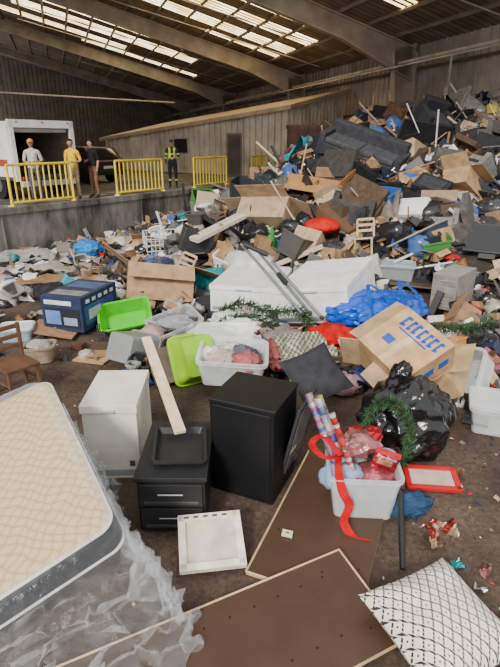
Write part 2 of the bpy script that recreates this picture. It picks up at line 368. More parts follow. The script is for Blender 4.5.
for x in(.08,1.35): mb.bb((x,-.03,.75),(x+.2,.02,.9),mPL,(.7,.02,.02),M)
mb.bb((.5,-.03,.6),(1.1,.01,.72),mPL,(.8,.8,.8),M);mb.bb((0,-.08,.35),(1.6,.05,.55),mPL,(.03,.03,.03),M)
for x in(.1,1.5):
    for y in(.75,3.0): mb.rod((x-.12,y,.32),(x+.12,y,.32),.32,18,mFA,(.03,.03,.03),M=M)
mb.build('hatchback_car',bevel=.03)
# ---------------------------------------------------------------- people
def person(name,pos,face_dir,shirt,pants,skin=(.42,.26,.18),hair=(.03,.02,.015),armL='down',armR='down',stripes=False,hat=None,turn=0):
    emp=bpy.data.objects.new(name,None);COL.objects.link(emp)
    emp.location=pos;emp.rotation_euler=(0,0,math.radians(face_dir))
    J={};J['pel']=(0,0,.96,.15);J['sp']=(0,.0,1.14,.135);J['ch']=(0,.01,1.33,.155);J['ub']=(0,.01,1.43,.12);J['nk']=(0,.0,1.52,.055);J['hb']=(0,-.005,1.58,.055)
    Ed=[('pel','sp'),('sp','ch'),('ch','ub'),('ub','nk'),('nk','hb')]
    hands={}
    for sg,nm,arm in((-1,'R',armR),(1,'L',armL)):
        J['s'+nm]=(sg*.185,.01,1.425,.068)
        if arm=='down': e=(sg*.235,.03,1.15);wv=(sg*.245,-.05,.91);he=(sg*.24,-.08,.82)
        elif arm=='bent': e=(sg*.25,.05,1.16);wv=(sg*.14,-.2,1.12);he=(sg*.06,-.26,1.15)
        else: e=(sg*.27,-.08,1.2);wv=(sg*.25,-.33,1.13);he=(sg*.24,-.42,1.12)
        J['e'+nm]=(*e,.046);J['w'+nm]=(*wv,.03);J['h'+nm]=(*he,.036)
        hands[nm]=(V(wv),V(he),sg)
        J['hp'+nm]=(sg*.1,.0,.9,.095);J['k'+nm]=(sg*.115,-.025,.5,.062);J['a'+nm]=(sg*.125,.02,.1,.042);J['t'+nm]=(sg*.15,-.15,.04,.038)
        Ed+=[('ub','s'+nm),('s'+nm,'e'+nm),('e'+nm,'w'+nm),('w'+nm,'h'+nm),('pel','hp'+nm),('hp'+nm,'k'+nm),('k'+nm,'a'+nm),('a'+nm,'t'+nm)]
    keys=list(J);ix={k:i for i,k in enumerate(keys)}
    me=bpy.data.meshes.new('sk');me.from_pydata([J[k][:3] for k in keys],[(ix[a],ix[b]) for a,b in Ed],[])
    o=bpy.data.objects.new('sk',me);COL.objects.link(o);o.modifiers.new('s','SKIN')
    for i,k in enumerate(keys):
        sv=me.skin_vertices[0].data[i];r=J[k][3];sv.radius=(r*1.15,r*.8) if k in('pel','sp','ch','ub') else (r,r)
        sv.use_root=(k=='pel')
    sb=o.modifiers.new('b','SUBSURF');sb.levels=2;sb.render_levels=2
    dg=bpy.context.evaluated_depsgraph_get();ev=o.evaluated_get(dg);m2=ev.to_mesh()
    vs=[v.co.copy() for v in m2.vertices];fs=[tuple(p_.vertices) for p_ in m2.polygons];ev.to_mesh_clear()
    bpy.data.objects.remove(o)
    mb=MB();cols=[]
    def near(c):
        best=9;bn=None
        for a,b in Ed:
            A_,B_=V(J[a][:3]),V(J[b][:3]);d=B_-A_;t_=max(0,min(1,(c-A_).dot(d)/d.length_squared));r=J[a][3]*(1-t_)+J[b][3]*t_
            q_=(c-A_-d*t_).length-r
            if q_<best: best=q_;bn=(a,b,t_)
        return bn
    for f_ in fs:
        c=sum((vs[i] for i in f_),V((0,0,0)))/len(f_);a,b,t_=near(c)
        if a in('nk',) or a[0]=='w' or b[0]=='h' and b[:2] in('hL','hR'): col=skin
        elif a[0]=='e' and shirt[1]: col=skin
        elif a[0]=='a' or (a[0]=='k' and t_>.93): col=(.05,.035,.03)
        elif a[:2]=='hp' or a[0]=='k' or b[:2]=='hp' or c.z<.97: col=pants
        else:
            col=shirt[0]
            if stripes and (1.1<c.z<1.16 or 1.24<c.z<1.29 or (.07<abs(c.x)<.12 and c.z>1.2)): col=(.65,.8,.1)
        if stripes and a[0]=='k' and .35<t_<.5: col=(.65,.8,.1)
        cols.append(col)
    mb.add(vs,fs,mFA,(1,1,1),None,True,cols)
    Hm=T(0,-.02,1.665,0,0,turn)
    hv=[];
    for v in ICO[3][0]:
        x,y,z=v.x*.077,v.y*.097,v.z*.118
        if z<0: x*=1-.28*(-z/.118);y*=1-.12*(-z/.118)
        if y<0 and z<-.06: y-=.008
        hv.append((x,y,z))
    hc=[]
    for f_ in ICO[3][1]:
        c=sum((V(hv[i]) for i in f_),V((0,0,0)))/3
        hc.append(hair if (c.z>.062 or (c.y>.01 and c.z>-.045) or (c.y>-.02 and abs(c.x)>.06 and c.z>.02)) else skin)
    mb.add(hv,ICO[3][1],mFA,skin,Hm,True,hc)
    if not hat:
        blob(mb,Hm@T(0,.018,.035),.082,.092,.094,3,.05,3,mFA,hair,3,flat=-.2)
    mb.add([(-.012,-.09,.02),(.012,-.09,.02),(.017,-.1,-.028),(-.017,-.1,-.028),(0,-.122,-.025)],[(0,1,4),(1,2,4),(3,4,2),(0,4,3)],mFA,skin,Hm,True)
    for sx in(-1,1):
        blob(mb,Hm@T(sx*.03,-.086,.008),.013,.008,.008,2,0,1,mPL,(.85,.85,.85));blob(mb,Hm@T(sx*.03,-.093,.008),.006,.004,.006,1,0,1,mPL,(.03,.02,.01))
        blob(mb,Hm@T(sx*.079,.0,-.0),.01,.02,.032,2,.1,1,mFA,skin);mb.box(Hm@T(sx*.03,-.09,.027),.028,.008,.006,mFA,hair)
    mb.box(Hm@T(0,-.088,-.06),.045,.012,.012,mFA,(.4,.13,.11))
    if hat:
        blob(mb,Hm@T(0,.005,.05),.09,.11,.085,3,0,1,mPL,hat,flat=-.1);mb.bb((-.07,-.19,.04),(.07,-.07,.05),mPL,hat,Hm)
    for nm,(wv,he,sg) in hands.items():
        d=(he-wv).normalized();side=V((0,-1,0)) if abs(d.z)>.6 else V((0,0,1))
        side=(side-d*side.dot(d)).normalized();cu=V((-sg,0,0)) if abs(d.z)>.6 else V((0,0,-1))
        for i,ln in enumerate((.07,.08,.075,.058)):
            p0=he+side*(.027-.018*i)-d*.01;p1=p0+d*ln*.5+cu*.006;p2=p1+d*ln*.45+cu*.025
            mb.rod(p0,p1,.0095,6,mFA,skin,.0088);mb.rod(p1,p2,.0088,6,mFA,skin,.007)
        p0=wv+d*.03+side*.02;p1=p0+side*.03+d*.025;mb.rod(p0,p1,.012,6,mFA,skin,.01);mb.rod(p1,p1+d*.03+cu*.008,.01,6,mFA,skin,.008)
    mb.build(name+'_figure',parent=emp)
    return emp
person('man_in_yellow_shirt',(-5.42,16.15,ZP),-10,((.85,.55,.03),True),(.36,.27,.17),armL='bent',armR='down',turn=20)
person('man_in_black_shirt',(-4.98,16.75,ZP),-35,((.02,.02,.025),True),(.22,.11,.06),hat=None,armL='down',armR='bent',turn=-20)
person('man_in_grey_shirt',(-6.5,15.85,ZP),15,((.6,.57,.57),True),(.1,.1,.14),armL='bent',armR='bent',hat=(.7,.3,.05))
person('worker_in_hi_vis_vest',(-2.98,20.3,ZP),10,((.03,.035,.04),False),(.02,.025,.03),armL='bent',armR='down',stripes=True,hat=(.03,.03,.03))
# ---------------------------------------------------------------- heap
def interp(x,xs,ys):
    if x<=xs[0]:return ys[0]
    for i in range(len(xs)-1):
        if x<=xs[i+1]:
            t=(x-xs[i])/(xs[i+1]-xs[i]);return ys[i]+(ys[i+1]-ys[i])*t
    return ys[-1]
def heap(x,y):
    d=(x+6.7)*.81-(y-13.7)*.59
    G=interp(d,[0,1.2,2.3,4.2,5.4,9,14],[.0,.15,.8,2.4,3.4,3.95,4.3])
    y0=8.5+2.8*max(0,min(1,(1-x)/3.5))
    r=max(0,min(1,(y-y0)/(20-y0)));z=G*r
    if y>20: z-=(y-20)*.15
    q_=max(0,min(1,(y-7)/1.5))*(1 if x>-3 else .35);z+=.12*q_
    z+=q_*(.14+.25*r)*noise.noise(V((x*.6,y*.6,0)))+q_*.1*noise.noise(V((x*1.7,y*1.7,4)))
    return max(z,-.02) if y>7.4 else -.03
mb=MB();nx,ny=64,52;vs=[];fs=[];cs=[];rr=random.Random(4)
for j in range(ny+1):
    for i in range(nx+1):
        x=-9+i*(21/nx);y=6.5+j*(18.5/ny);vs.append((x,y,heap(x,y)-.03+(rr.uniform(-.06,.06) if (y>8 and x>-3) else 0)))
for j in range(ny):
    for i in range(nx):
        a=j*(nx+1)+i;x,y,_=vs[a];d=(x+6.7)*.81-(y-13.7)*.59
        if d<-.3 or (V((x,y,0))-E0).dot(Cd)<.3: continue
        fs.append((a,a+1,a+nx+2,a+nx+1));g=rr.uniform(.4,1.2);cs.append((.055*g,.04*g,.03*g))
mb.add(vs,fs,mDI,(.1,.1,.1),cols=cs)
CARD=[(.34,.2,.1),(.28,.16,.08),(.4,.25,.13),(.22,.13,.07),(.42,.3,.18)]
WD=[(.3,.17,.08),(.18,.09,.045),(.45,.32,.18),(.1,.05,.03),(.5,.4,.27)]
NEU=[(.78,.77,.73),(.55,.53,.49),(.28,.27,.26),(.12,.12,.12),(.035,.035,.038),(.03,.03,.035),(.8,.8,.78),(.36,.33,.29),(.06,.06,.065),(.18,.15,.12)]
DARK=[(.03,.03,.033),(.06,.055,.05),(.02,.02,.022),(.12,.11,.1),(.09,.06,.04),(.03,.04,.07),(.18,.17,.16),(.05,.03,.025)]
ACC=[(.45,.02,.02),(.03,.12,.42),(.02,.22,.24),(.07,.25,.06),(.5,.38,.06),(.45,.15,.18),(.04,.07,.2),(.5,.22,.06)]
def pc(r):
    u=r.random()
    if u<.07: return r.choice(CARD)
    if u<.17: return r.choice(WD)
    if u<.52: return r.choice(NEU)
    if u<.85: return r.choice(DARK)
    return r.choice(ACC)
def piece(mb,x,y,z,s,r,tilt=28):
    M=T(x,y,z,r.gauss(0,tilt),r.gauss(0,tilt),r.uniform(0,360))
    u=r.random()
    if u<.06:
        c=r.choice(CARD);a,b,h=s*r.uniform(.6,1.1),s*r.uniform(.5,.9),s*r.uniform(.3,.7)
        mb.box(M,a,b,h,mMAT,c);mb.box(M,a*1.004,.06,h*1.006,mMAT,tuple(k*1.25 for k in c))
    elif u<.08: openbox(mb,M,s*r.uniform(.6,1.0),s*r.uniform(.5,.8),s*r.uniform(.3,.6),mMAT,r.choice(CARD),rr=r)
    elif u<.22:
        mb.box(M,s*r.uniform(1.2,2.8),r.uniform(.04,.13),r.uniform(.02,.06),mWO,r.choice(WD+[(.7,.68,.62)]+DARK[:4]))
    elif u<.30:
        c=r.choice(WD+NEU+DARK+CARD[:2]);mb.box(M,s*r.uniform(.8,1.6),s*r.uniform(.4,.8),.03,mWO,c)
    elif u<.49:
        c=r.choice([(.02,.02,.022),(.7,.7,.7),(.55,.55,.53),(.02,.02,.022),(.015,.015,.017),(.02,.02,.022),(.06,.12,.3),(.4,.35,.3),(.45,.28,.28)])
        blob(mb,M,s*.5,s*.42,s*.33,3,.4,1.7,mBAG,c,r.uniform(0,99))
    elif u<.69:
        c=pc(r);sheet(mb,M,s*r.uniform(.6,1.3),s*r.uniform(.5,.9),7,7,s*.7,2.6/s,mFA if r.random()<.7 else mMAT,c,r.uniform(0,99))
    elif u<.74:
        mb.rod(M@V((-s,0,0)),M@V((s,0,0)),r.uniform(.015,.04),7,mME if r.random()<.5 else mPL,r.choice([(.5,.5,.5),(.1,.1,.1),(.7,.7,.68)]))
    elif u<.82:
        tub(mb,M,s*.8,s*.6,s*.5,.85,mat=r.choice([mPL,mPL,mFR]),col=r.choice(NEU+ACC+DARK+DARK),n=2)
    elif u<.91:
        c=r.choice(NEU+WD+DARK+DARK);a,b,h=s*r.uniform(.5,1.1),s*r.uniform(.4,.7),s*r.uniform(.25,.6)
        mb.box(M,a,b,h,mPL,c);mb.box(M@T(0,-b/2,0),a*.9,.02,h*.8,mPL,tuple(k*.6 for k in c));mb.rod(M@V((-a*.2,-b/2-.03,0)),M@V((a*.2,-b/2-.03,0)),.012,5,mME,(.6,.6,.6))
    elif u<.94:
        c=r.choice(WD+NEU+DARK);a=s*.9;b=s*.65
        for sx in(-1,1): mb.box(M@T(sx*a/2,0,0),.06,b+.06,.03,mWO,c);mb.box(M@T(0,sx*b/2,0),a,.06,.03,mWO,c)
        mb.box(M,a,b,.008,mMAT,r.choice(NEU+ACC))
    elif u<.97:
        c=r.choice(WD+NEU+DARK);k=s*.8
        mb.box(M@T(0,0,.45*k),.5*k,.5*k,.05*k,mWO,c)
        for sx in(-1,1):
            for sy in(-1,1): mb.box(M@T(sx*.22*k,sy*.22*k,.22*k if sy<0 else .5*k),.05*k,.05*k,(.45 if sy<0 else 1.0)*k,mWO,c)
        for zz_ in(.7,.85,1.0): mb.box(M@T(0,.22*k,zz_*k),.44*k,.03*k,.07*k,mWO,c)
    else:
        blob(mb,M,s*.5,s*.35,s*.14,3,.12,1.2,mFA,r.choice(NEU+ACC+DARK),r.uniform(0,99),ridge=False)
heroes=[(-2.86,8.1,.8),(.07,9.05,1.1),(1.26,8.15,1.0),(2.0,7.5,.7),(3.55,8.46,.6),(-2.1,8.1,.6),(2.9,9.8,.5),(-2.16,12.3,.55),(3.2,15.3,1.0),(5.4,16.6,.8),(1.83,13.3,.9),(1.6,11.3,.5),(4.75,10.1,.6),(5.9,17.6,.8),(4.4,12.6,.6)]
rr=random.Random(29);n=0
while n<4800:
    x=rr.uniform(-8.5,11);y=7.6+13.4*rr.random()
    d=(x+6.7)*.81-(y-13.7)*.59
    if d<.4 or (V((x,y,0))-E0).dot(Cd)<.9: continue
    if x<-3.2 and y<10.3 and rr.random()<.85: continue
    if x<-2.5 and d<2 and rr.random()<.5: continue
    if any((x-a)**2+(y-b)**2<c_*c_ for a,b,c_ in heroes) and rr.random()<.95: continue
    s=min(1.2,rr.lognormvariate(math.log(.33),.45))*(1.0 if y<10 else 1.2)
    if d<2: s=min(s,.42)
    elif x<-2.5: s=min(s,.6)
    piece(mb,x,y,heap(x,y)+rr.uniform(-.03,.2)*min(1,s*1.3),s,rr);n+=1
# soft bags and bedding on the left flank
for i in range(75):
    x=rr.uniform(-6.0,-.6);y=rr.uniform(9.6,13.6);d=(x+6.7)*.81-(y-13.7)*.59
    if d<.8: continue
    c=rr.choice([(.7,.69,.66),(.55,.5,.47),(.5,.32,.3),(.03,.03,.035),(.02,.02,.022),(.3,.27,.24),(.05,.12,.3),(.75,.75,.75),(.35,.32,.3),(.1,.2,.22)])
    s=rr.uniform(.25,.5);blob(mb,T(x,y,heap(x,y)+.12,rr.gauss(0,12),rr.gauss(0,12),rr.uniform(0,360)),s*.75,s*.5,s*.35,4,.35,1.8,rr.choice([mBAG,mFA,mFA]),c,i*1.7,wr=.06)
# bulky dark furniture, bags and cases in the pile
for i in range(105):
    x=rr.uniform(1.5,9.5);y=rr.uniform(9.5,19.8);z=heap(x,y)
    if (V((x,y,0))-E0).dot(Cd)<1.3 or any((x-a)**2+(y-b)**2<c_*c_ for a,b,c_ in heroes): continue
    M=T(x,y,z+.15,rr.gauss(8,22),rr.gauss(0,20),rr.uniform(0,360));c=rr.choice(DARK+DARK+[(.25,.24,.23),(.4,.38,.35),(.12,.07,.04)])
    k=rr.random();a=rr.uniform(.7,1.3);b=rr.uniform(.5,.8);h=rr.uniform(.25,.45)
    if k<.35:
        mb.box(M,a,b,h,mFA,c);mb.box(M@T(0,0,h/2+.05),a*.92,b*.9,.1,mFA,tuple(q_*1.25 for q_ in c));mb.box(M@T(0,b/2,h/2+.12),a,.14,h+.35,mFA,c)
        for sx in(-1,1): mb.box(M@T(sx*a/2,0,.12),.14,b,h+.2,mFA,c)
    elif k<.6:
        mb.box(M,a,b,h,mPL,c)
        for j in range(3): mb.box(M@T(0,-b/2,-h/3+j*h/3),a*.9,.02,h*.27,mPL,tuple(q_*1.4 for q_ in c));mb.rod(M@V((-.08,-b/2-.03,-h/3+j*h/3)),M@V((.08,-b/2-.03,-h/3+j*h/3)),.012,5,mME,(.6,.6,.6))
    elif k<.85: blob(mb,M,a*.5,b*.5,h*.8,4,.3,1.6,mBAG,rr.choice(DARK[:3]),i*1.3,wr=.05)
    else:
        mb.box(M,a,b,.06,mPL,(.02,.02,.022));mb.box(M@T(0,0,.032),a-.08,b-.08,.005,mGL,(.012,.012,.014))
for i in range(80):
    x=rr.uniform(1,9);y=rr.uniform(10,20);z=heap(x,y)
    if (V((x,y,0))-E0).dot(Cd)<1: continue
    dv=V((rr.gauss(0,.7),rr.gauss(0,.5),rr.uniform(.2,1))).normalized()*rr.uniform(.6,1.5)
    mb.rod(V((x,y,z)),V((x,y,z))+dv,rr.uniform(.012,.035),6,mWO,rr.choice(WD+[(.7,.68,.62),(.05,.05,.05)]))
mb.build('debris_pile')
mb=MB();rr=random.Random(31);n=0
H2=heroes+[(-.85,5.6,.4),(-1.96,5.75,.45),(-1.29,4.33,.5),(-.63,3.69,.5),(.04,3.96,.5),(.69,4.98,.4),(1.71,5.05,.5),(2.72,5.75,.4),(1.66,4.45,.5),(.96,3.57,.5),(-.22,5.65,.55)]
while n<280:
    x=rr.uniform(-1.6,4.5);y=rr.uniform(5.6,8.2)
    if any((x-a)**2+(y-b)**2<c_*c_ for a,b,c_ in H2): continue
    s=rr.uniform(.12,.45);piece(mb,x,y,rr.uniform(.03,.28),s,rr,20);n+=1
for i in range(60):
    x=rr.uniform(2.1,4.0);y=rr.uniform(4.8,6.5);piece(mb,x,y,rr.uniform(.02,.2),rr.uniform(.12,.36),rr,15)
for i in range(26):
    x=rr.uniform(-4.6,-2.2);y=rr.uniform(6.6,9);piece(mb,x,y,.05,rr.uniform(.1,.3),rr,8)
mb.build('loose_debris')
mb=MB()
for i in range(520):
    x=rr.uniform(-5,4.5);y=rr.uniform(1.8,8);s=rr.lognormvariate(math.log(.024),.6);c=rr.choice(NEU+CARD+WD+DARK+WD+[ACC[0]])
    if rr.random()<.35: x=rr.uniform(1.5,3.5);y=rr.uniform(2.4,5)
    M=T(x,y,.006+s*.1,rr.uniform(-15,15),rr.uniform(-15,15),rr.uniform(0,360))
    if rr.random()<.5: mb.box(M,s,s*.5,.006,mMAT,c)
    else: sheet(mb,M,s,s*.8,2,2,s*.4,9,mMAT,c,i)
mb.build('floor_litter')
# ---------------------------------------------------------------- hero objects
def sofa(name,M,W_,g,g2,cush=2):
    mb=MB();h=W_/2
    mb.bb((-h,-.45,-.2),(h,.45,.15),mFA,g,M);mb.bb((-h,.2,.1),(h,.5,.62),mFA,g,M)
    for x in(-h-.1,h-.1): mb.bb((x,-.45,-.2),(x+.2,.45,.4),mFA,g,M)
    cw=(2*h-.2)/cush
    for i in range(cush): x=-h+.1+i*cw;mb.bb((x+.01,-.46,.15),(x+cw-.01,.22,.3),mFA,g2,M)
    mb.build(name,bevel=.04)
sofa('sofa',T(3.2,15.2,heap(3.2,15.3)+.35,14,18,-30),2.3,(.05,.05,.056),(.075,.075,.082))
sofa('armchair',T(5.9,17.6,heap(5.9,17.6)+.35,35,10,20),.9,(.035,.035,.04),(.05,.05,.055),1)
def tv(M,w_,h_):
    mb=MB();mb.box(M,w_,h_,.07,mPL,(.015,.015,.017));mb.box(M@T(0,0,.037),w_-.08,h_-.08,.005,mGL,(.01,.01,.012));mb.box(M@T(0,-h_/2-.05,-.02),w_/3,.12,.03,mPL,(.02,.02,.02));mb.box(M@T(0,0,-.06),w_/2,h_/2,.08,mPL,(.02,.02,.02));mb.build('television',bevel=.01)
tv(T(5.3,16.3,heap(5.3,16.3)+.4,52,10,-25),1.6,.95)
tv(T(4.85,10.1,heap(4.85,10.1)+.42,62,0,-35),.95,.6)
mb=MB();M=T(4.4,12.6,heap(4.4,12.6)+.3,30,15,-40);mb.box(M,.8,.55,.3,mFA,(.03,.03,.035));mb.box(M@T(0,-.02,.155),.6,.4,.02,mFA,(.045,.045,.05));mb.rod(M@V((-.12,-.31,0)),M@V((.12,-.31,0)),.02,6,mPL,(.02,.02,.02))
for x in(-.12,.12): mb.rod(M@V((x,-.27,0)),M@V((x,-.31,0)),.015,6,mPL,(.02,.02,.02))
for x in(-.3,.3): mb.rod(M@V((x-.03,.3,-.1)),M@V((x+.03,.3,-.1)),.04,10,mPL,(.02,.02,.02))
mb.build('suitcase',bevel=.03)
mb=MB();M=T(1.9,13.2,heap(1.9,13.2)+.35,16,8,-8);mb.box(M,2.0,1.0,.03,mWO,(.5,.26,.1));
for x in(-.9,0,.9): mb.box(M@T(x,0,-.04),.06,.96,.05,mWO,(.35,.22,.12))
mb.build('plywood_panel')
mb=MB();blob(mb,T(1.6,11.2,heap(1.6,11.2)+.3,8,0,10),.42,.34,.16,3,.12,1.2,mFA,(.55,.02,.015),5,ridge=False);mb.build('red_cushion')
mb=MB();M=T(2.9,23.2,0,0,0,-8);c=(.2,.10,.07)
mb.bb((-1.3,-.05,2.0),(1.3,0,3.6),mRU,c,M);mb.bb((-1.3,1.2,2.0),(1.3,1.25,3.6),mRU,c,M);mb.bb((-1.3,0,0),(1.3,1.2,2.05),mRU,c,M)
for x in(-1.3,1.25): mb.bb((x,0,2),(x+.05,1.2,3.6),mRU,c,M)
for i in range(7): mb.bb((-1.3+i*.42,-.12,0),(-1.22+i*.42,-.05,3.6),mRU,(.15,.08,.055),M)
mb.bb((-1.35,-.12,3.5),(1.35,0,3.65),mRU,(.22,.12,.08),M);mb.build('scrap_container')
def chest(name,M,w,d,h,c=(.85,.85,.83)):
    mb=MB();mb.bb((-w/2,-d/2,-h/2),(w/2,d/2,h/2-.09),mPL,c,M);mb.bb((-w/2-.012,-d/2-.015,h/2-.08),(w/2+.012,d/2+.01,h/2),mPL,tuple(k*1.02 for k in c),M)
    mb.bb((-w*.12,-d/2-.035,h/2-.07),(w*.12,-d/2-.01,h/2-.04),mPL,(.5,.5,.5),M);mb.bb((-w/2+.03,-d/2-.004,-h/2+.03),(w/2-.03,-d/2+.01,-h/2+.1),mPL,(.35,.35,.35),M)
    mb.bb((w*.3,-d/2-.01,-h/2+.14),(w*.4,-d/2,-h/2+.2),mPL,(.1,.1,.1),M);return mb.build(name,bevel=.018)
chest('chest_freezer',T(.07,9.05,.44,0,0,-13),1.2,1.6,.48)
chest('chest_freezer',T(1.3,8.15,.67,6,-10,-28),1.21,1.52,.59,(.86,.86,.84))
chest('compact_fridge',T(-1.29,4.33,.395,0,0,2),.49,.73,.79,(.84,.79,.69))
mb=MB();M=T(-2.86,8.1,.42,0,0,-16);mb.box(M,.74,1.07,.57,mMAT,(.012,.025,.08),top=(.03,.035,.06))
mb.bb((-.33,-.545,-.22),(.33,-.53,.1),mMAT,(.01,.01,.02),M);mb.bb((-.3,-.548,-.18),(-.02,-.53,.05),mMAT,(.1,.2,.45),M);mb.bb((.03,-.548,-.18),(.28,-.53,-.05),mMAT,(.25,.3,.4),M);mb.bb((-.3,-.548,.15),(.2,-.53,.22),mMAT,(.7,.7,.72),M)
mb.bb((.365,-.45,-.2),(.375,.4,.12),mMAT,(.03,.08,.22),M);mb.bb((.368,-.35,-.12),(.379,.0,.05),mMAT,(.4,.45,.5),M);mb.bb((-.3,-.4,.28),(.3,-.15,.289),mMAT,(.2,.21,.24),M);mb.bb((-.3,.05,.28),(.3,.4,.289),mMAT,(.06,.1,.2),M)
for i in range(5): mb.bb((.366,-.4+i*.18,.16),(.378,-.3+i*.18,.22),mMAT,(.6,.6,.62),M)
mb.build('packaging_box',bevel=.006)
mb=MB();tub(mb,T(-2.08,8.0,.12,32,-8,12),.82,.55,.26,.82,.012,.03,mPL,(.07,.5,.012),.08);mb.build('green_basin')
mb=MB();M=T(-.62,5.75,.5,0,-118,-62);tub(mb,M,.62,.5,.42,.8,.012,.025,mPL,(.27,.56,.008),.07);mb.build('lime_storage_tub')
mb=MB();M=T(-1.75,6.2,.42,-115,0,-30);tub(mb,M,.55,.5,.5,.75,.012,.02,mPL,(.22,.225,.22),.07);mb.build('grey_waste_bin')
mb=MB();M=T(-.63,3.69,.26,0,0,0);k=(.014,.014,.015)
mb.box(M,.54,.82,.51,mPL,k);mb.bb((-.29,-.43,.235),(.29,.43,.27),mPL,(.02,.02,.022),M)
for z0_ in(-.23,.0): mb.bb((-.25,-.435,z0_),(.25,-.41,z0_+.21),mPL,(.018,.018,.02),M);mb.rod((-.1,-.455,z0_+.13),(.1,-.455,z0_+.13),.008,6,mME,(.3,.3,.3),M=M);mb.bb((-.22,-.437,z0_+.02),(.22,-.43,z0_+.05),mME,(.12,.12,.12),M)
mb.build('drawer_unit',bevel=.008)
mb=MB();tub(mb,T(-.6,3.66,.535,0,3,6),.42,.52,.06,.9,.01,.015,mPL,(.024,.024,.026),.03);mb.build('black_tray')
mb=MB();a=V((-.6,3.72,.66));b=V((-1.12,5.03,1.02));d=b-a
X=Matrix.Translation((a+b)/2)@d.to_track_quat('Y','Z').to_matrix().to_4x4();mb.box(X,.1,d.length,.035,mWO,(.78,.62,.4));mb.build('wooden_plank',bevel=.004)
mb=MB();M=T(.04,3.96,.47,0,0,-24);k=(.006,.006,.007)
mb.box(M,.6,.57,.93,mPL,k);mb.bb((-.31,-.295,.445),(.31,.295,.475),mPL,(.01,.01,.011),M);mb.bb((-.27,-.295,-.42),(.27,-.28,.42),mPL,(.008,.008,.009),M);mb.bb((-.3,-.28,-.475),(.3,.28,-.44),mPL,(.02,.02,.02),M)
mb.build('black_cabinet',bevel=.006)
mb=MB();M=T(.44,4.02,.43,0,12,-24);mb.box(M,.03,.5,.86,mPL,(.03,.03,.035));mb.box(M@T(.018,0,0),.006,.42,.78,mGL,(.16,.18,.2));mb.build('glass_door_panel',bevel=.004)
mb=MB();M=T(.72,4.95,.62,38,-12,28)
def pillow(mb,M,w,d,h,n,mat,col,pw=.55):
    vs=[];fs=[]
    for sgn in(1,-1):
        for j in range(n+1):
            for i in range(n+1):
                u,v=i/n*2-1,j/n*2-1
                e=(1-u**4)*(1-v**4)
                z=sgn*h/2*max(e,0)**pw*(.7+.3*(1-u*u)*(1-v*v))+ .03*noise.noise(V((u*2.2,v*2.2,sgn)))*e
                vs.append((u*w/2*(1-.09*(1-v*v)),v*d/2*(1-.09*(1-u*u)),z))
    m_=(n+1)**2
    for sgn in(0,1):
        for j in range(n):
            for i in range(n):
                a=sgn*m_+j*(n+1)+i;f_=(a,a+1,a+n+2,a+n+1);fs.append(f_ if sgn==0 else f_[::-1])
    mb.add(vs,fs,mat,col,M,True)
pillow(mb,M,.64,.62,.16,14,mFA,(.04,.04,.045));mb.build('charcoal_cushion')
# carton
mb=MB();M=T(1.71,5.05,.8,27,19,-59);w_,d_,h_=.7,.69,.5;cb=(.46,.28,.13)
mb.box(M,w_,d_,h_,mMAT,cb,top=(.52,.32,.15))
blu=(.015,.08,.4)
mb.box(M@T(0,0,.252),.07,d_,.004,mMAT,(.6,.43,.24))
xx=-.24
for i,wd in enumerate((.07,.05,.06,.06,.05,.06,.05)):
    for f_ in ((xx,.19,wd*.4,.15),(xx+wd*.35,.25,wd*.6,.035),(xx+wd*.35,.14,wd*.5,.03)): mb.box(M@T(f_[0]+.02,f_[1],.252),f_[2]+.008,f_[3],.005,mMAT,blu)
    xx+=wd+.022
mb.box(M@T(.0,.085,.252),.4,.018,.005,mMAT,blu);mb.box(M@T(-.15,-.1,.252),.12,.1,.005,mMAT,blu)
for yy in(-.2,.0,.2): mb.box(M@T(.352,yy,.05),.004,.13,.1,mMAT,blu)
mb.box(M@T(.1,-.347,.05),.3,.004,.1,mMAT,blu)
F=M@T(-.35,0,.25)@Matrix.Rotation(math.radians(-20),4,'Y');mb.bb((-.2,-.34,-.004),(0,.34,.004),mMAT,(.42,.27,.14),F)
F=M@T(-.35,-.345,0)@Matrix.Rotation(math.radians(40),4,'Z');mb.bb((-.22,-.004,-.24),(0,.004,.24),mMAT,(.46,.31,.17),F)
F=M@T(.2,-.35,.1)@Matrix.Rotation(math.radians(20),4,'X');mb.bb((-.3,-.2,-.004),(.15,0,.004),mMAT,(.42,.27,.15),F)
mb.build('printed_carton')
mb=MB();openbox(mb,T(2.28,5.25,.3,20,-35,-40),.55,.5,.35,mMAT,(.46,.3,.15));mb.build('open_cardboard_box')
mb=MB();M=T(2.0,7.5,.5,0,0,20)
blob(mb,M,.8,.5,.3,5,.25,1.6,mBAG,(.005,.08,.5),2,wr=.05)
for sx in(-.3,.25): strip(mb,curve([M@V((sx-.1,-.5,.1)),M@V((sx-.1,-.35,.4)),M@V((sx+.05,-.1,.48)),M@V((sx+.15,-.4,.35)),M@V((sx+.2,-.55,.05))]),.06,mFA,(.01,.08,.4))
mb.build('blue_tarp_bag')
mb=MB();blob(mb,T(1.6,4.48,.33,0,0,20),.44,.41,.48,5,.26,1.4,mBAG,(.006,.006,.007),7,flat=-.75,wr=.035);
blob(mb,T(1.52,4.6,.77,0,20,0),.1,.09,.16,4,.4,2.5,mBAG,(.006,.006,.007),3,wr=.06);mb.build('bin_bag')
root=bpy.data.objects.new('holiday_tote',None);COL.objects.link(root)
mb=MB();tub(mb,T(.96,3.57,.03,0,0,-4),.58,.46,.42,.82,.01,.02,mFR,(.82,.87,.9),.06);mb.build('tote',parent=root)
mb=MB();rr=random.Random(8)
def roll(a,b,r,p):
    a=V(a);b=V(b);n=26
    for i in range(n):
        mb.rod(a.lerp(b,i/n),a.lerp(b,(i+1)/n),r,12,mFO,rr.choice(p),caps=i in(0,n-1))
    mb.rod(b,b+(b-a)*.004,r*.7,10,mMAT,(.25,.17,.1))
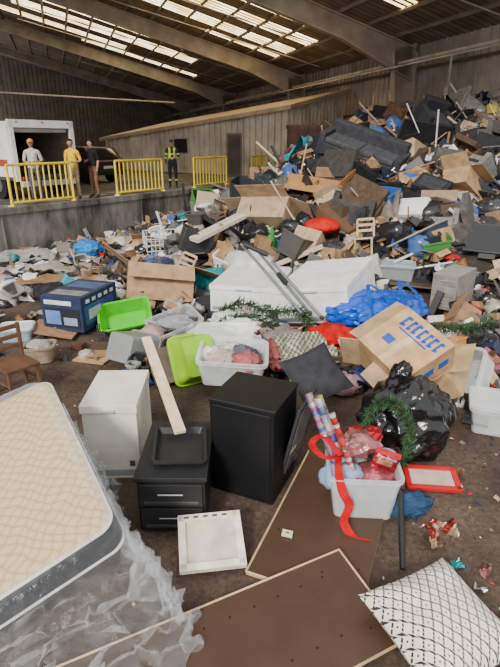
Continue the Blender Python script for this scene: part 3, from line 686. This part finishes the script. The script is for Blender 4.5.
roll((.86,3.5,.12),(.5,3.82,.98),.035,[(.55,.12,.28),(.12,.14,.4),(.65,.6,.62),(.4,.3,.35)])
roll((.93,3.52,.12),(.57,3.76,.97),.035,[(.1,.12,.3),(.65,.62,.6),(.14,.16,.35),(.4,.38,.4)])
roll((.9,3.6,.12),(.6,3.9,.92),.035,[(.65,.6,.5),(.5,.4,.15),(.55,.5,.35)])
roll((.97,3.48,.15),(.68,3.66,.88),.03,[(.6,.05,.05),(.7,.7,.7),(.6,.1,.1)])
mb.build('wrapping_paper_rolls',parent=root)
mb=MB();pts=[V((1.2+.2*math.cos(a*.3142),3.78+.1*math.sin(a*.3142),.55+.27*math.sin(a*.3142)+.05)) for a in range(21)]
needles(mb,pts,.1,80,.085,mMAT,3);mb.build('pine_wreath',parent=root)
mb=MB();M=T(1.12,3.5,.53,35,10,-20);mb.box(M,.2,.05,.34,mFO,(.5,.015,.03));mb.box(M@T(.0,-.03,.02),.12,.005,.1,mFO,(.7,.55,.3));mb.box(M@T(.0,-.03,.12),.16,.005,.03,mFO,(.7,.7,.7));blob(mb,T(.93,3.64,.6,20,0,10),.17,.13,.08,3,.5,3,mFO,(.38,.15,.15),5,smooth=False)
blob(mb,T(1.0,3.75,.62,20,0,10),.15,.1,.06,3,.5,3,mFO,(.5,.02,.03),6,smooth=False)
blob(mb,T(.8,3.6,.3),.2,.14,.14,3,.3,2,mFA,(.3,.4,.6),9);blob(mb,T(1.08,3.6,.28),.2,.16,.14,3,.3,2,mFO,(.4,.1,.12),12)
mb.build('gift_bags',parent=root)
mb=MB();red=(.5,.005,.01)
strip(mb,curve([(.75,3.6,.55),(.72,3.4,.5),(.74,3.3,.38),(.8,3.28,.25),(.76,3.24,.12),(.84,3.15,.03),(.95,3.12,.02)]),.07,mFA,red,V((0,1,0)))
strip(mb,curve([(.74,3.5,.56),(.6,3.45,.6),(.52,3.6,.62),(.62,3.66,.66),(.75,3.5,.58)]),.06,mFA,red)
strip(mb,curve([(1.55,4.3,.15),(1.3,4.1,.03),(1.6,3.95,.02),(1.3,3.8,.03)]),.06,mFA,red)
mb.build('red_ribbon',parent=root)
mb=MB();tub(mb,T(-.22,5.65,.28,4,3,-2),.8,.66,.34,.86,.012,.03,mFR,(.85,.88,.9),.07)
lid(mb,T(-.35,6.1,.62,30,-4,-10),.8,.5,mFR,(.85,.87,.88))
for i,(a,b,c) in enumerate(((-.35,5.6,(.5,.4,.35)),(-.1,5.7,(.12,.12,.16)),(-.25,5.8,(.65,.6,.55)),(-.05,5.5,(.4,.12,.12)),(-.45,5.7,(.7,.68,.62)))): blob(mb,T(a,b,.5,0,0,i*40),.2,.17,.13,4,.5,2.4,mFA,c,i*3+1,wr=.06)
mb.build('clothes_tote')
mb=MB();tub(mb,T(2.72,5.6,.3,60,-10,-50),.62,.5,.42,.85,.012,.025,mFR,(.85,.87,.88),.06);mb.build('storage_tote')
mb=MB();tub(mb,T(2.72,4.85,.02,4,0,-20),.55,.42,.32,.85,.012,.025,mFR,(.8,.83,.85),.06);lid(mb,T(2.72,4.85,.37,4,0,-20),.6,.47,mFR,(.85,.87,.88));mb.build('storage_tote')
mb=MB();tub(mb,T(2.85,9.7,.35,0,0,-15),.75,.55,.4,.88,.012,.025,mFR,(.6,.65,.66),.06);lid(mb,T(2.85,9.7,.76,0,0,-15),.8,.6,mPL,(.35,.4,.42));mb.build('storage_tote')
mb=MB();tub(mb,T(-1.15,7.4,.08,12,-12,30),.75,.55,.36,.86,.012,.025,mFR,(.6,.62,.63),.06);blob(mb,T(-1.15,7.4,.35),.28,.2,.12,3,.4,2,mFA,(.3,.3,.32),4);mb.build('storage_tote')
mb=MB();tub(mb,T(-3.75,7.55,.0,0,0,10),.5,.34,.22,.86,.012,.025,mFR,(.6,.72,.82),.06);lid(mb,T(-3.75,7.55,.24,3,0,10),.53,.37,mPL,(.65,.68,.7));mb.build('storage_tote')
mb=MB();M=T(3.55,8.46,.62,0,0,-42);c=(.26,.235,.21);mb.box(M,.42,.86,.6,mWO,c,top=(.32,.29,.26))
for i in range(3): mb.bb((-.19,-.445,-.26+i*.19),(.19,-.425,-.1+i*.19),mWO,(.22,.2,.18),M);mb.rod((-.06,-.46,-.18+i*.19),(.06,-.46,-.18+i*.19),.01,6,mME,(.6,.6,.6),M=M)
mb.build('small_dresser',bevel=.006)
mb=MB();M=T(-.3,3.03,.12,17,1,9);cw=(.84,.76,.63)
mb.box(M,.42,.38,.012,mMAT,(.66,.58,.45))
for sg in(-1,1): mb.box(M@T(sg*.22,0,.01),.055,.45,.05,mWO,cw);mb.box(M@T(0,sg*.2,.01),.49,.055,.05,mWO,cw)
for i in range(5): mb.box(M@T(-.18+i*.075,.2,.036),.04,.018,.003,mMAT,(.12,.08,.06))
mb.build('picture_frame',bevel=.005)
def board(name,pts,z0,z1,th,holes):
    mb=MB();pc_=[V((x,y,z)) for (x,y),z in zip(pts,z0)]
    vs=pc_+[p_+V((0,0,-th)) for p_ in pc_];br=(.07,.037,.021);eg=(.58,.4,.21)
    mb.add(vs,[(0,1,2,3)],mPL,br);mb.add(vs,[(7,6,5,4)],mPL,br);mb.add(vs,[(0,4,5,1),(1,5,6,2),(2,6,7,3),(3,7,4,0)],mMAT,eg)
    for (a,b) in holes:
        p_=pc_[0].lerp(pc_[1],a).lerp(pc_[3].lerp(pc_[2],a),b);mb.rod(p_+V((0,0,-.004)),p_+V((0,0,.0015)),.009,8,mMAT,(.01,.008,.006))
    e=[(pc_[0],pc_[1]),(pc_[1],pc_[2])]
    for a,b in e:
        mb.rod(a+V((0,0,.001)),b+V((0,0,.001)),.009,4,mMAT,eg)
    return mb.build(name)
board('shelf_panel',[(-1.35,1.98),(.68,2.98),(.98,2.26),(-1.05,1.26)],[.07,.09,.07,.05],0,.035,[(.2+.08*i,.75) for i in range(9)]+[(.25+.08*i,.2) for i in range(9)]+[(.9,.15),(.93,.8)])
board('shelf_panel',[(.76,2.50),(-.03,2.83),(.60,4.35),(1.39,4.02)],[.035,.03,.045,.045],0,.03,[(.1,.2),(.1,.8),(.9,.3)])
mb=MB();mb.box(T(.3,3.19,.05,0,6,-12),.085,.07,.012,mWO,(.75,.65,.45));mb.box(T(.3,3.19,.058,0,6,-12),.03,.012,.004,mME,(.3,.3,.3));mb.build('wood_block')
# throw pillow
m,nt,p=base('lattice_print_cotton');L=nt.links.new
tc=N(nt,'ShaderNodeTexCoord');sp=N(nt,'ShaderNodeSeparateXYZ');L(tc.outputs['Object'],sp.inputs[0])
def mth(op,a,b=None,c=None):
    n=N(nt,'ShaderNodeMath',operation=op)
    for i,x in enumerate((a,b,c)):
        if x is None: continue
        if isinstance(x,(int,float)): n.inputs[i].default_value=x
        else: L(x,n.inputs[i])
    return n.outputs[0]
def tri(x,k): return mth('ABSOLUTE',mth('SUBTRACT',mth('FRACT',mth('MULTIPLY',x,k)),.5))
sx_=tri(sp.outputs[0],15);sy_=tri(sp.outputs[1],11)
dm=mth('ADD',sx_,sy_)
ln=mth('LESS_THAN',mth('ABSOLUTE',mth('SUBTRACT',dm,.5)),.1)
dash=mth('GREATER_THAN',tri(mth('ADD',sp.outputs[0],mth('MULTIPLY',sp.outputs[1],.35)),60),.1)
dot=mth('LESS_THAN',dm,.09)
pat=mth('MAXIMUM',mth('MULTIPLY',ln,dash),dot)
mxx=N(nt,'ShaderNodeMix',data_type='RGBA');mxx.inputs[6].default_value=(.82,.75,.63,1);mxx.inputs[7].default_value=(.035,.025,.022,1);L(pat,mxx.inputs[0]);L(mxx.outputs[2],p.inputs['Base Color']);p.inputs['Roughness'].default_value=.95
nb=N(nt,'ShaderNodeTexNoise',Scale=60.0);L(tc.outputs['Object'],nb.inputs['Vector']);bp=N(nt,'ShaderNodeBump',Strength=.3,Distance=.01);L(nb.outputs[0],bp.inputs['Height']);L(bp.outputs[0],p.inputs['Normal'])
mb=MB();pillow(mb,None,.72,.72,.36,26,0,(1,1,1),.5);o=mb.build('throw_pillow',mats=[m]);o.location=(1.18,2.27,.2);o.rotation_euler=(math.radians(6),math.radians(-2),math.radians(24))
mb=MB();M=T(1.7,3.9,.05,6,0,-6)
for sg in(-1,1): mb.box(M@T(sg*.22,0,.0),.05,.3,.04,mPL,(.5,.012,.012));mb.box(M@T(0,sg*.13,.0),.48,.05,.04,mPL,(.5,.012,.012))
mb.box(M,.4,.22,.012,mMAT,(.6,.45,.38));mb.build('red_frame',bevel=.004)
mb=MB()
for k in range(9):
    for j in range(10):
        a=j*math.pi/5+k*.3;rad=.035*math.sin(math.pi*(k+1)/10.5);mb.add([(0,0,0),(math.cos(a-.25),math.sin(a-.25),.1),(math.cos(a)*1.3,math.sin(a)*1.3,.35),(math.cos(a+.25),math.sin(a+.25),.1)],[(0,1,2,3)],mMAT,(.16,.08,.04),T(2.0,3.98,.01+k*.011)@Matrix.Diagonal((rad,rad,.03,1)))
mb.build('pine_cone')
mb=MB();mb.rod((1.24,3.4,.3),(1.13,2.84,.04),.028,10,mPL,(.015,.015,.016),.02);mb.rod((1.24,3.4,.3),(1.26,3.5,.34),.04,10,mPL,(.02,.02,.02));mb.build('umbrella')
mb=MB();blob(mb,T(1.36,3.5,.08,0,0,20),.2,.12,.08,4,.6,2.5,mFA,(.03,.07,.14),4,flat=-.7,wr=.08);mb.build('blue_cloth')
mb=MB();sheet(mb,T(1.53,3.2,.06,10,5,30),.32,.18,14,10,.16,9,mFO,(.5,.3,.2),3,smooth=False,cf=lambda i,j:(.3,.03,.03) if (i//5+j//4)%2 else (.5,.36,.22));mb.build('snack_wrapper')
mb=MB()
for i in range(7): sheet(mb,T(1.74+.09*((i*37)%5-2),2.9-.07*i,.03,0,0,i*50),.09,.07,4,4,.06,20,mFO,[(.03,.3,.3),(.3,.12,.12),(.1,.25,.1),(.6,.6,.55)][i%4],i,smooth=False)
mb.build('crumpled_wrapping_scraps')
mb=MB();needles(mb,curve([(-.5,7.6,.45),(-.1,7.5,.62),(.3,7.3,.55),(.75,7.15,.6),(.95,6.9,.35)],16),.1,50,.15,mMAT,5);needles(mb,curve([(-.6,7.3,.3),(-.1,7.2,.5),(.4,7.0,.4)],10),.1,45,.14,mMAT,6);mb.build('pine_garland')
mb=MB();needles(mb,curve([(2.6,6.9,.45),(3.1,6.7,.5),(3.5,6.9,.5)],10),.1,50,.14,mMAT,9);needles(mb,curve([(1.5,5.9,.3),(1.75,5.75,.45),(2.0,6.0,.4)],8),.1,40,.12,mMAT,9);mb.build('pine_garland')
mb=MB();blob(mb,T(1.2,6.75,.35,0,0,-20),.36,.22,.18,4,.45,2.2,mFA,(.5,.01,.01),4,wr=.08);strip(mb,curve([(1.1,6.5,.3),(1.4,6.3,.5),(1.6,6.0,.3),(1.5,5.7,.5),(1.7,5.5,.3)]),.08,mFA,(.5,.01,.01));mb.build('red_cloth')
mb=MB();sheet(mb,T(.3,7.0,.42,12,5,-10),.95,.5,16,10,.16,3,mFA,(.4,.1,.08),8,cf=lambda i,j:[(.3,.03,.03),(.1,.04,.03),(.5,.4,.3)][(i+j*2)%3]);mb.build('plaid_blanket')
mb=MB();sheet(mb,T(.72,5.95,.5,22,5,20),.8,.6,24,16,.2,3,mFA,(.5,.5,.4),3,cf=lambda i,j:(.42,.39,.3) if (i+j)%2 else (.12,.14,.09));mb.build('checked_throw')
mb=MB()
for i,(x,y,z,c) in enumerate(((-.1,7.05,.35,(.75,.73,.7)),(-.5,6.9,.3,(.1,.1,.12)),(.0,6.4,.35,(.7,.68,.66)),(.5,6.5,.4,(.2,.18,.16)),(-.55,6.5,.3,(.55,.5,.5)),(.35,6.1,.35,(.35,.1,.1)),(-.3,7.4,.35,(.7,.7,.68)))): blob(mb,T(x,y,z,0,0,i*55),.3,.22,.16,4,.6,2.4,mFA,c,i*2+1,wr=.08)
mb.build('clothing_heap')
mb=MB();sv=(.35,.35,.37)
mb.rod((-.15,8.35,1.4),(.78,7.05,.6),.024,8,mME,sv);mb.rod((.9,7.1,.6),(.12,8.3,1.3),.024,8,mME,sv);mb.rod((.35,7.9,1.2),(1.05,6.9,.6),.024,8,mME,sv);mb.rod((-.1,8.2,1.42),(.3,8.15,1.25),.04,8,mPL,(.03,.03,.03));mb.box(T(.5,7.6,1.0,30,0,35),.06,.24,.06,mPL,(.03,.03,.03))
for p_ in((.78,7.05,.6),(.9,7.1,.6),(1.05,6.9,.6)): blob(mb,T(*p_),.035,.035,.035,2,0,1,mPL,(.03,.03,.03))
mb.build('camera_tripod')
mb=MB();M=T(-2.16,12.2,heap(-2.16,12.2)+.05,10,0,20,.8)
wb=(.62,.62,.6)
for i in range(9):
    x=-.5+i*.125
    for y in(-.4,.4): mb.rod((x,y,0),(x,y,.55),.01,4,mPL,wb,M=M)
    mb.rod((x,-.4,0),(x,.4,0),.01,4,mPL,wb,M=M)
for j in range(7):
    y=-.4+j*.133
    for x in(-.5,.5): mb.rod((x,y,0),(x,y,.55),.01,4,mPL,wb,M=M)
for z_ in(0,.18,.36,.55):
    for a,b in(((-.5,-.4),(.5,-.4)),((.5,-.4),(.5,.4)),((.5,.4),(-.5,.4)),((-.5,.4),(-.5,-.4))): mb.rod((*a,z_),(*b,z_),.014,5,mPL,wb,M=M)
mb.build('wire_basket')
mb=MB();
for i,(x,y,a,w1,d1,c) in enumerate(((-4.9,11.1,8,2.4,.9,(.42,.37,.31)),(-3.4,10.9,-5,1.5,.9,(.34,.27,.2)),(-5.8,12.0,20,1.8,.8,(.36,.33,.3)),(-3.9,12.0,12,1.8,.5,(.48,.44,.38)),(-4.2,10.2,-12,1.3,.6,(.28,.16,.08)))):
    sheet(mb,T(x,y,heap(x,y)+.22,5,0,a),w1,d1,12,8,.2,1.4,mFA,c,i)
mb.build('discarded_carpet')
mb=MB();blob(mb,T(-4.0,12.3,heap(-4,12.3)+.35),.35,.3,.2,4,.3,2,mBAG,(.02,.2,.55),2,wr=.05);mb.build('blue_bag')
mb=MB();mb.box(T(-.5,11.4,heap(-.5,11.4)+.6,6,-16,42),2.0,.28,.08,mWO,(.6,.54,.44));mb.build('white_plank')
mb=MB();M=T(-2.95,5.75,0,0,0,50,.85);c=(.13,.06,.03)
mb.box(M@T(0,0,.45),.5,.5,.05,mWO,c)
for sx in(-1,1):
    for sy in(-1,1): mb.box(M@T(sx*.22,sy*.22,.22 if sy<0 else .5),.05,.05,.45 if sy<0 else 1.0,mWO,c)
for zz_ in(.65,.8,.95): mb.box(M@T(0,.22,zz_),.44,.03,.07,mWO,c)
for sx in(-1,1): mb.box(M@T(sx*.22,0,.2),.03,.44,.03,mWO,c)
mb.build('wooden_chair',bevel=.006)
mb=MB();tub(mb,T(-3.05,6.7,.02,0,0,10),.42,.36,.24,.85,.02,.02,mFA,(.33,.25,.17),.08);blob(mb,T(-3.05,6.7,.24),.18,.16,.08,3,.4,2,mFA,(.4,.38,.34),2);mb.build('wicker_basket')
mb=MB();mb.box(T(-2.3,6.75,.02,0,0,-15),.5,.32,.02,mMAT,(.48,.29,.14));mb.box(T(-2.25,6.85,.05,0,8,25),.4,.25,.015,mMAT,(.42,.25,.12));mb.build('flattened_carton')
# ---------------------------------------------------------------- mattress
m,nt,p=base('quilted_ticking');L=nt.links.new
tc=N(nt,'ShaderNodeTexCoord');sp=N(nt,'ShaderNodeSeparateXYZ');L(tc.outputs['Object'],sp.inputs[0])
a_=mth('ADD',sp.outputs[0],sp.outputs[1]);b_=mth('SUBTRACT',sp.outputs[0],sp.outputs[1])
wv_=N(nt,'ShaderNodeTexNoise',Scale=5.0);L(tc.outputs['Object'],wv_.inputs['Vector'])
wob=mth('MULTIPLY',wv_.outputs[0],.2)
q1=mth('POWER',mth('ABSOLUTE',mth('SINE',mth('MULTIPLY',mth('ADD',a_,wob),36))),.35);q2=mth('POWER',mth('ABSOLUTE',mth('SINE',mth('MULTIPLY',mth('ADD',b_,wob),36))),.35)
qq=mth('MULTIPLY',q1,q2)
st=mth('SINE',mth('MULTIPLY',sp.outputs[0],260));
cr=N(nt,'ShaderNodeMix',data_type='RGBA');cr.inputs[6].default_value=(.4,.28,.13,1);cr.inputs[7].default_value=(.6,.46,.26,1);L(qq,cr.inputs[0]);L(cr.outputs[2],p.inputs['Base Color']);p.inputs['Roughness'].default_value=.95
bp=N(nt,'ShaderNodeBump',Strength=.5,Distance=.012);L(mth('ADD',qq,mth('MULTIPLY',st,.08)),bp.inputs['Height']);L(bp.outputs[0],p.inputs['Normal'])
TICK=m
mb=MB();w1,d1,h1=1.75,1.62,.26;Mm=T(-1.98,2.79,.56,13,-19,29)
def ring(w,d,z,r=.12): return rrect(w,d,r,z,6)
rings=[ring(w1-.3,d1-.3,-.165),ring(w1-.04,d1-.04,-.16),ring(w1+.02,d1+.02,-.145),ring(w1,d1,-.13),ring(w1+.01,d1+.01,0),ring(w1,d1,.095),ring(w1+.03,d1+.03,.11),ring(w1,d1,.125),ring(w1-.08,d1-.08,.145),ring(w1-.3,d1-.3,.155,.1)]
k=len(rings[0]);vs=[q_ for r_ in rings for q_ in r_]
def seg(j): return [(j*k+i,j*k+(i+1)%k,(j+1)*k+(i+1)%k,(j+1)*k+i) for i in range(k)]
bk=(.008,.009,.016);wh=(.75,.73,.68)
for j,c,mt in((0,bk,0),(1,wh,0),(2,wh,0),(3,bk,0),(4,bk,0),(5,wh,0),(6,wh,0),(7,None,1),(8,None,1)):
    mb.add(vs,seg(j),mt,c or wh,Mm,True)
mb.add(vs,[tuple(9*k+i for i in range(k))],1,wh,Mm,False);mb.add(vs,[tuple(range(k-1,-1,-1))],0,bk,Mm)
inv=Mm.inverted();mb.v=[tuple(inv@V(v)) for v in mb.v]
o=mb.build('mattress',mats=[FAB,TICK]);o.matrix_world=Mm
mb=MB();nu,nv=120,40;vs=[];fs=[]
path=curve([Mm@V((.3,.84,.17)),Mm@V((.82,.78,.14)),Mm@V((.9,.2,.14)),Mm@V((.9,-.4,.14)),Mm@V((.84,-.84,.12)),Mm@V((.2,-.9,.12)),Mm@V((-.7,-.9,.1))],nu)
outd=[V((.35,.6,0)),V((.42,.2,0)),V((.3,.0,0)),V((.42,-.15,0)),V((.6,-.25,0)),V((.35,-.35,0)),V((.1,-.3,0))]
oc=curve(outd,nu)
def rn(x,y,z): 
    v=noise.noise(V((x,y,z)));return (1-2*abs(v))-.6
for i in range(nu+1):
    for j in range(nv+1):
        t_=j/nv;p0=path[i];p1=V((p0.x+oc[i].x,p0.y+oc[i].y,.02))
        if t_<.12:
            inn=(Mm@V((0,0,.16))-p0).normalized();q_=p0+inn*(.12-t_)*1.0+V((0,0,.012+.02*abs(noise.noise(V((i*.3,j*.5,3))))))
        else:
            u=(t_-.12)/.88;q_=p0.lerp(p1,u**1.1);q_.z=max(p0.z*(1-u)**1.15,.015)
            a_s,b_s=i*.11,j*.2
            nz=V((rn(a_s,b_s,1),rn(a_s,b_s,7),rn(a_s,b_s,13)))
            nz2=V((rn(a_s*3,b_s*2.4,1),rn(a_s*3,b_s*2.4,7),rn(a_s*3,b_s*2.4,13)))
            q_=q_+nz*.13*min(1,u*2)+nz2*.04*min(1,u*3);q_.z=max(q_.z,.012+.03*abs(noise.noise(V((i*.4,j*.4,0)))))
        vs.append(tuple(q_))
for i in range(nu):
    for j in range(nv):
        a=i*(nv+1)+j;fs.append((a,a+1,a+nv+2,a+nv+1))
mb.add(vs,fs,mCL,(.9,.92,.95),None,True);mb.build('plastic_mattress_wrap')
